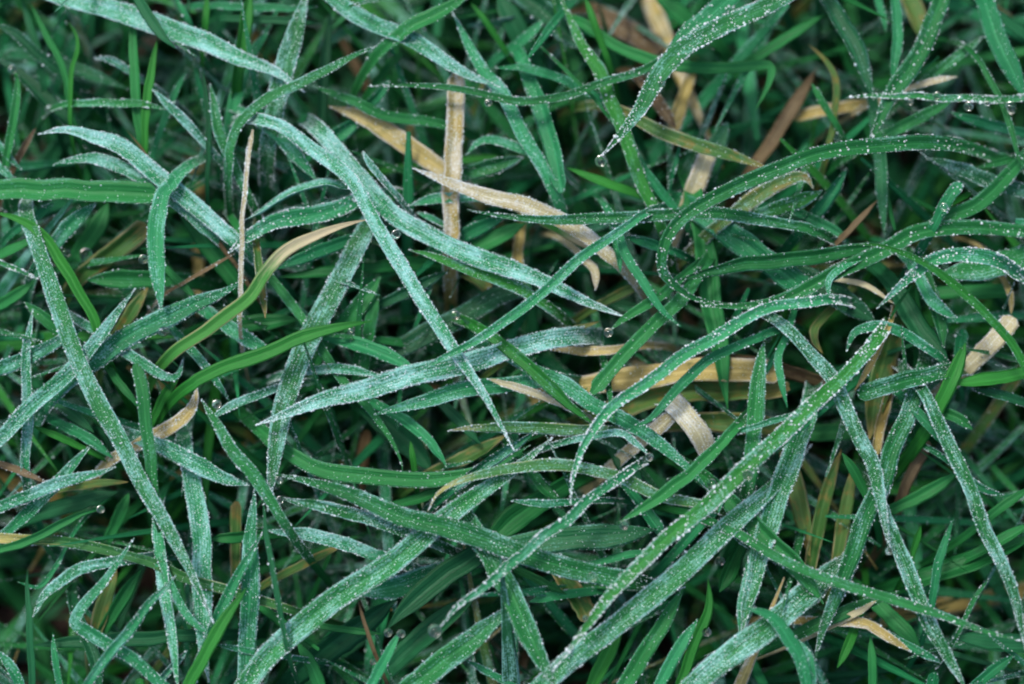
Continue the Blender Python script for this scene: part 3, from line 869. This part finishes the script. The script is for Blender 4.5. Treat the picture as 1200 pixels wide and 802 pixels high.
# ---------------------------------------------------------------- undergrowth: the low dense grass nobody could count
def undergrowth(name, label, specs, rimed=False):
    """specs: list of (kind, base xyz, heading, length, width, lean, roll, frost); one mesh, a slot per kind."""
    VV, FF, UV, CO, MI = [], [], [], [], []
    kinds = sorted(set(s[0] for s in specs)); off = 0; GP = []
    topu, botu = np.array([-1, -0.45, 0, 0.45, 1.0]), np.array([0.0])
    for kind, b, hd, ln, w, lean, roll, fr, bend in specs:
        n = 9
        q = np.linspace(0, 1, n)
        ang = lean + bend * q                      # angle from vertical grows along the blade
        seg = ln / (n - 1)
        dx = np.concatenate([[0], np.cumsum(np.sin(ang[:-1]) * seg)]); dz = np.concatenate([[0], np.cumsum(np.cos(ang[:-1]) * seg)])
        side = 0.10 * ln * rng.normal() * q ** 2
        C = np.stack([b[0] + math.cos(hd) * dx - math.sin(hd) * side, b[1] + math.sin(hd) * dx + math.cos(hd) * side, np.maximum(b[2] + dz, 0.0012 + 0.0004 * (1 - q)) + SOIL_Z], 1)
        C[0, 2] = SOIL_Z - 0.003
        W = w * 0.5 * width_profile(q, rng.uniform() < 0.15)
        V, F, uu, S2, U2, prof, m = ribbon(C, W, np.full(n, roll), 0.4, 0.0002, topu, botu)
        if rimed and fr > 0.1:
            k = int(ln * 1000 * 7 * fr); f = rng.uniform(0.15, 0.99, k) * (n - 1); i0 = f.astype(int); w1 = (f - i0)[:, None]
            u = np.where(rng.uniform(size=k) < 0.5, rng.choice([-1.0, 1.0], k), rng.uniform(-1, 1, k))
            lerp = lambda A: A[i0] * (1 - w1) + A[i0 + 1] * w1
            wl = W[i0] * (1 - w1[:, 0]) + W[i0 + 1] * w1[:, 0]
            GP.append(lerp(C) + lerp(S2) * (wl * u)[:, None] + lerp(U2) * (wl * prof(u) + 0.00003)[:, None])
        VV.append(V); FF.append(F + off); off += len(V)
        UV.append(np.stack([uu, np.repeat(q * ln * 1000, m)], 1))
        c = np.zeros((len(V), 4)); c[:, 0] = np.repeat(q, m); c[:, 1] = fr; c[:, 2] = rng.uniform(); c[:, 3] = 1
        CO.append(c); MI.append(np.full(len(F), kinds.index(kind)))
    V, F = np.vstack(VV), np.vstack(FF)
    TRI[0] += len(F) * 2
    me = mesh_from(name, V, F, MAT[kinds[0]], np.vstack(UV), np.vstack(CO))
    for k in kinds[1:]: me.materials.append(MAT[k])
    me.polygons.foreach_set("material_index", np.concatenate(MI).astype(np.int32))
    o = bpy.data.objects.new(name, me); col.objects.link(o)
    o["kind"] = "stuff"; o["label"] = label; o["category"] = "grass"
    if GP:
        P = np.vstack(GP)
        V, F = scatter(P, np.minimum(np.exp(rng.normal(-2.5, 0.4, len(P))), 0.2) * 1e-3, TETV, TETF, True, 0.4)
        TRI[0] += len(F)
        g = bpy.data.objects.new("frost", mesh_from("frost", V, F, M_FROST, smooth=False)); col.objects.link(g)
        g.parent = o; g["kind"] = "stuff"
    return o

def rand_kind(weights):
    ks = list(weights); return random.choices(ks, [weights[k] for k in ks])[0]

# bare soil patches of the photograph (x, y, radius in photo pixels) where little grows
BARE = [(25, 715, 105), (170, 745, 45), (15, 100, 30), (880, 160, 40), (620, 365, 20), (560, 590, 40), (400, 520, 45), (1100, 560, 45), (955, 580, 40), (1180, 230, 30), (1010, 690, 35), (130, 540, 40)]
bare = [(*at(x, y, SOIL_Z)[:2], r * MM_PX * 1.15) for x, y, r in BARE]
def is_bare(x, y):
    return any(math.hypot(x - a, y - b) < r for a, b, r in bare)
low, out = [], []
hx, hy = 0.125, 0.092
for i in range(1100):
    x, y = random.uniform(-hx, hx), random.uniform(-hy, hy)
    if is_bare(x, y) and random.random() < 0.8: continue
    k = rand_kind({'g': 4.5, 'd': 6, 'b': 1.6, 'c': 1.2, 'o': 0.5, 'y': 0.12, 't': 0.35})
    low.append((k, (x, y, -0.002), random.uniform(0, 6.283), random.uniform(0.03, 0.072), random.uniform(0.0014, 0.0042), random.uniform(0.45, 1.2), random.gauss(0, 0.4), random.choice([0, 0, 0.2, 0.45]), random.uniform(0.2, 1.1)))
mid = []
TUFTS = [(random.uniform(-hx, hx), random.uniform(-hy, hy)) for _ in range(85)]
for i in range(880):
    a, b = random.choice(TUFTS)
    x, y = a + random.gauss(0, 0.004), b + random.gauss(0, 0.004)
    if is_bare(x, y) and random.random() < 0.95: continue
    k = rand_kind({'g': 5, 'd': 2.5, 'b': 1.5, 'c': 4, 'o': 0.5})
    mid.append((k, (x, y, -0.002), random.uniform(0, 6.283), random.uniform(0.066, 0.092), random.uniform(0.0010, 0.0026), random.uniform(0.05, 0.55), random.gauss(0, 0.5), random.choice([0, 0.25, 0.5, 0.8]), random.uniform(0.7, 1.5)))
litter = []
for i in range(120):
    x, y = random.uniform(-hx, hx), random.uniform(-hy, hy)
    litter.append((rand_kind({'t': 7, 'o': 1}), (x, y, random.uniform(0.0, 0.006)), random.uniform(0, 6.283), random.uniform(0.012, 0.035), random.uniform(0.0010, 0.0042), random.uniform(1.2, 1.5), random.gauss(0, 0.4), 0.1, random.uniform(0.0, 0.35)))
for i in range(9500):
    x, y = random.uniform(-0.42, 0.42), random.uniform(-0.36, 0.40)
    if abs(x) < hx + 0.004 and abs(y) < hy + 0.004: continue
    d = max(abs(x) - hx, abs(y) - hy)
    if random.random() > 1.15 - d * 1.2: continue
    k = rand_kind({'g': 5, 'd': 4, 'b': 2, 'c': 4, 'o': 0.8, 'y': 0.5, 't': 0.4})
    out.append((k, (x, y, -0.002), random.uniform(0, 6.283), random.uniform(0.05, 0.11), random.uniform(0.002, 0.0046), random.uniform(0.15, 0.8), random.gauss(0, 0.4), random.choice([0.2, 0.4, 0.7, 1.0]), random.uniform(0.4, 1.5)))
undergrowth("grass_undergrowth", "dense low grass in the shade beneath the frosted blades", low)
undergrowth("fine_grass", "thin frosted blades woven between the larger ones", mid, True)
undergrowth("grass_litter", "brown and straw coloured dead grass litter on the soil", litter)
undergrowth("surrounding_grass", "more frosted grass of the same lawn around the sward", out)

# ---------------------------------------------------------------- dew drops one can tell apart
def drop_mesh(name, r, mat):
    import bmesh
    bm = bmesh.new(); bmesh.ops.create_icosphere(bm, subdivisions=3, radius=r)
    for v in bm.verts:
        v.co.z *= 0.93 if v.co.z > 0 else 1.06
    for f in bm.faces: f.smooth = True
    me = bpy.data.meshes.new(name); bm.to_mesh(me); bm.free(); me.materials.append(mat)
    TRI[0] += 1280
    return me
# x, y, radius px, ice?, label
DROPS = [
    (704, 189, 7.5, 0, "clear hanging dew drop at the tip of the broad dewy blade"),
    (510, 740, 8.5, 0, "round dew drop at the tip of the slim dewy blade"),
    (713, 390, 6, 0, "dew drop at the tip of the blade under the short hooked one"),
    (534, 370, 6, 0, "dew drop ending a dark thin blade beside the long pale rimed blade"),
    (731, 616, 6, 0, "dew drop hanging under the tip of the narrow smooth blade"),
    (327, 563, 5, 0, "dew drop under the point of the rime-dotted overlying blade"),
    (329, 586, 5, 0, "dew drop at the tip of the blade below the rime-dotted one"),
    (455, 742, 5.5, 0, "dew drop below the plain dark pointed blade"),
    (470, 743, 5.5, 0, "dew drop on the tip of the small pale blade beside a dark point"),
    (118, 597, 5, 0, "frozen drop at the tip of a bare green blade by the soil"),
    (78, 27, 3, 1, "tiny bright bead at the tip of the hooked thin blade"),
    (230, 71, 5.5, 0, "dew drop capping a blade below the long rime-white one"),
    (15, 82, 6, 0, "dew drop at the tip of an upright green blade near dark soil"),
    (254, 474, 6, 0, "dew drop beside the pointed rime-dusted blade"),
    (78, 297, 6, 0, "small round bead by the smooth curving fresh blade"),
    (101, 299, 9, 0, "large oval dew drop by the smooth curving fresh blade"),
    (168, 304, 6, 0, "dew drop beside the bent-down frosted blade"),
    (192, 389, 7, 0, "dew drop lying on the broad evenly rimed blade"),
    (464, 275, 6, 0, "bluish drop between the long pale and white-rimed blades"),
    (572, 121, 5, 0, "small drop hanging under the sagging dewy blade"),
    (776, 99, 5, 0, "small drop on the lower rim of the broad dewy blade"),
    (1098, 113, 7, 1, "bigger of two bright drops sitting on the strung stalk"),
    (1125, 116, 5.5, 1, "smaller of two bright drops sitting on the strung stalk"),
    (1135, 125, 6.5, 0, "clear drop hanging below the strung stalk"),
    (1157, 122, 3.5, 0, "small clear drop hanging below the strung stalk"),
    (1184, 127, 9, 0, "large clear drop where the strung stalk meets a thin blade"),
    (1067, 120, 4, 0, "little drop near the inner end of the strung stalk"),
    (1106, 243, 7, 1, "bright drop on a short dewy blade"),
    (1070, 321, 5.5, 1, "bright drop on the beaded arched blade"),
    (899, 396, 7, 0, "bluish dew drop below the bowing dewy pale blade"),
    (834, 567, 6.5, 0, "dew drop at the end of the rimed blade beside the glittering one"),
    (876, 557, 7, 0, "dew drop hanging on the rim of the long glittering blade"),
    (891, 524, 4.5, 1, "white bead on the upper rim of the long glittering blade"),
    (694, 677, 6.5, 0, "dew drop under the end of the rime-dotted overlying blade"),
    (686, 725, 5, 1, "bright bead by the foot of the long glittering blade"),
    (844, 658, 6, 0, "dew drop in the shade between two broad frosted blades"),
    (828, 741, 6, 0, "dark clear drop on a fresh green blade"),
    (761, 536, 5.5, 0, "frozen drop at the tip of the small kinked rimed blade"),
    (1134, 733, 5, 1, "white bead on the long slender crossing blade"),
    (1148, 738, 4, 0, "small clear bead on the long slender crossing blade"),
    (1042, 646, 5, 0, "dew drop at the tip of the straight rime-flecked blade"),
    (411, 388, 4, 1, "small bright bead beside the bright frost-free blade"),
    (437, 776, 5, 1, "white frozen bead on a stub beside the very broad blade"),
]
for x, y, r, ice, lab in DROPS:
    # rest the drop on the nearest blade: its height comes from that blade's surface
    best = None
    for q in ROWS:
        D = q['D']; dd = np.sqrt(((D - [x, y]) ** 2).sum(1)); k = int(dd.argmin())
        gap = dd[k] - q['width'] * 0.5
        key = (max(gap, 0), -q['z'])
        if best is None or key < best[0]: best = (key, q, k)
    q = best[1]
    z = q['z'] / 1000 + (0.0002 if best[0][0] <= 0 else -0.0004)
    R = r * MM_PX * (0.7 if ice else 0.9)
    p = at(x, y, z + R * 0.35)
    o = bpy.data.objects.new("dew_drop", drop_mesh("dew_drop", R, M_DROP))
    o.location = p; col.objects.link(o)
    o["label"] = lab; o["category"] = "dew drop"; o["group"] = "dew drops on the blades"
print("TRIS", TRI[0], "BLADES", len(ROWS), "shared labels", sum(len(v) for v in used.values() if len(v) > 1))
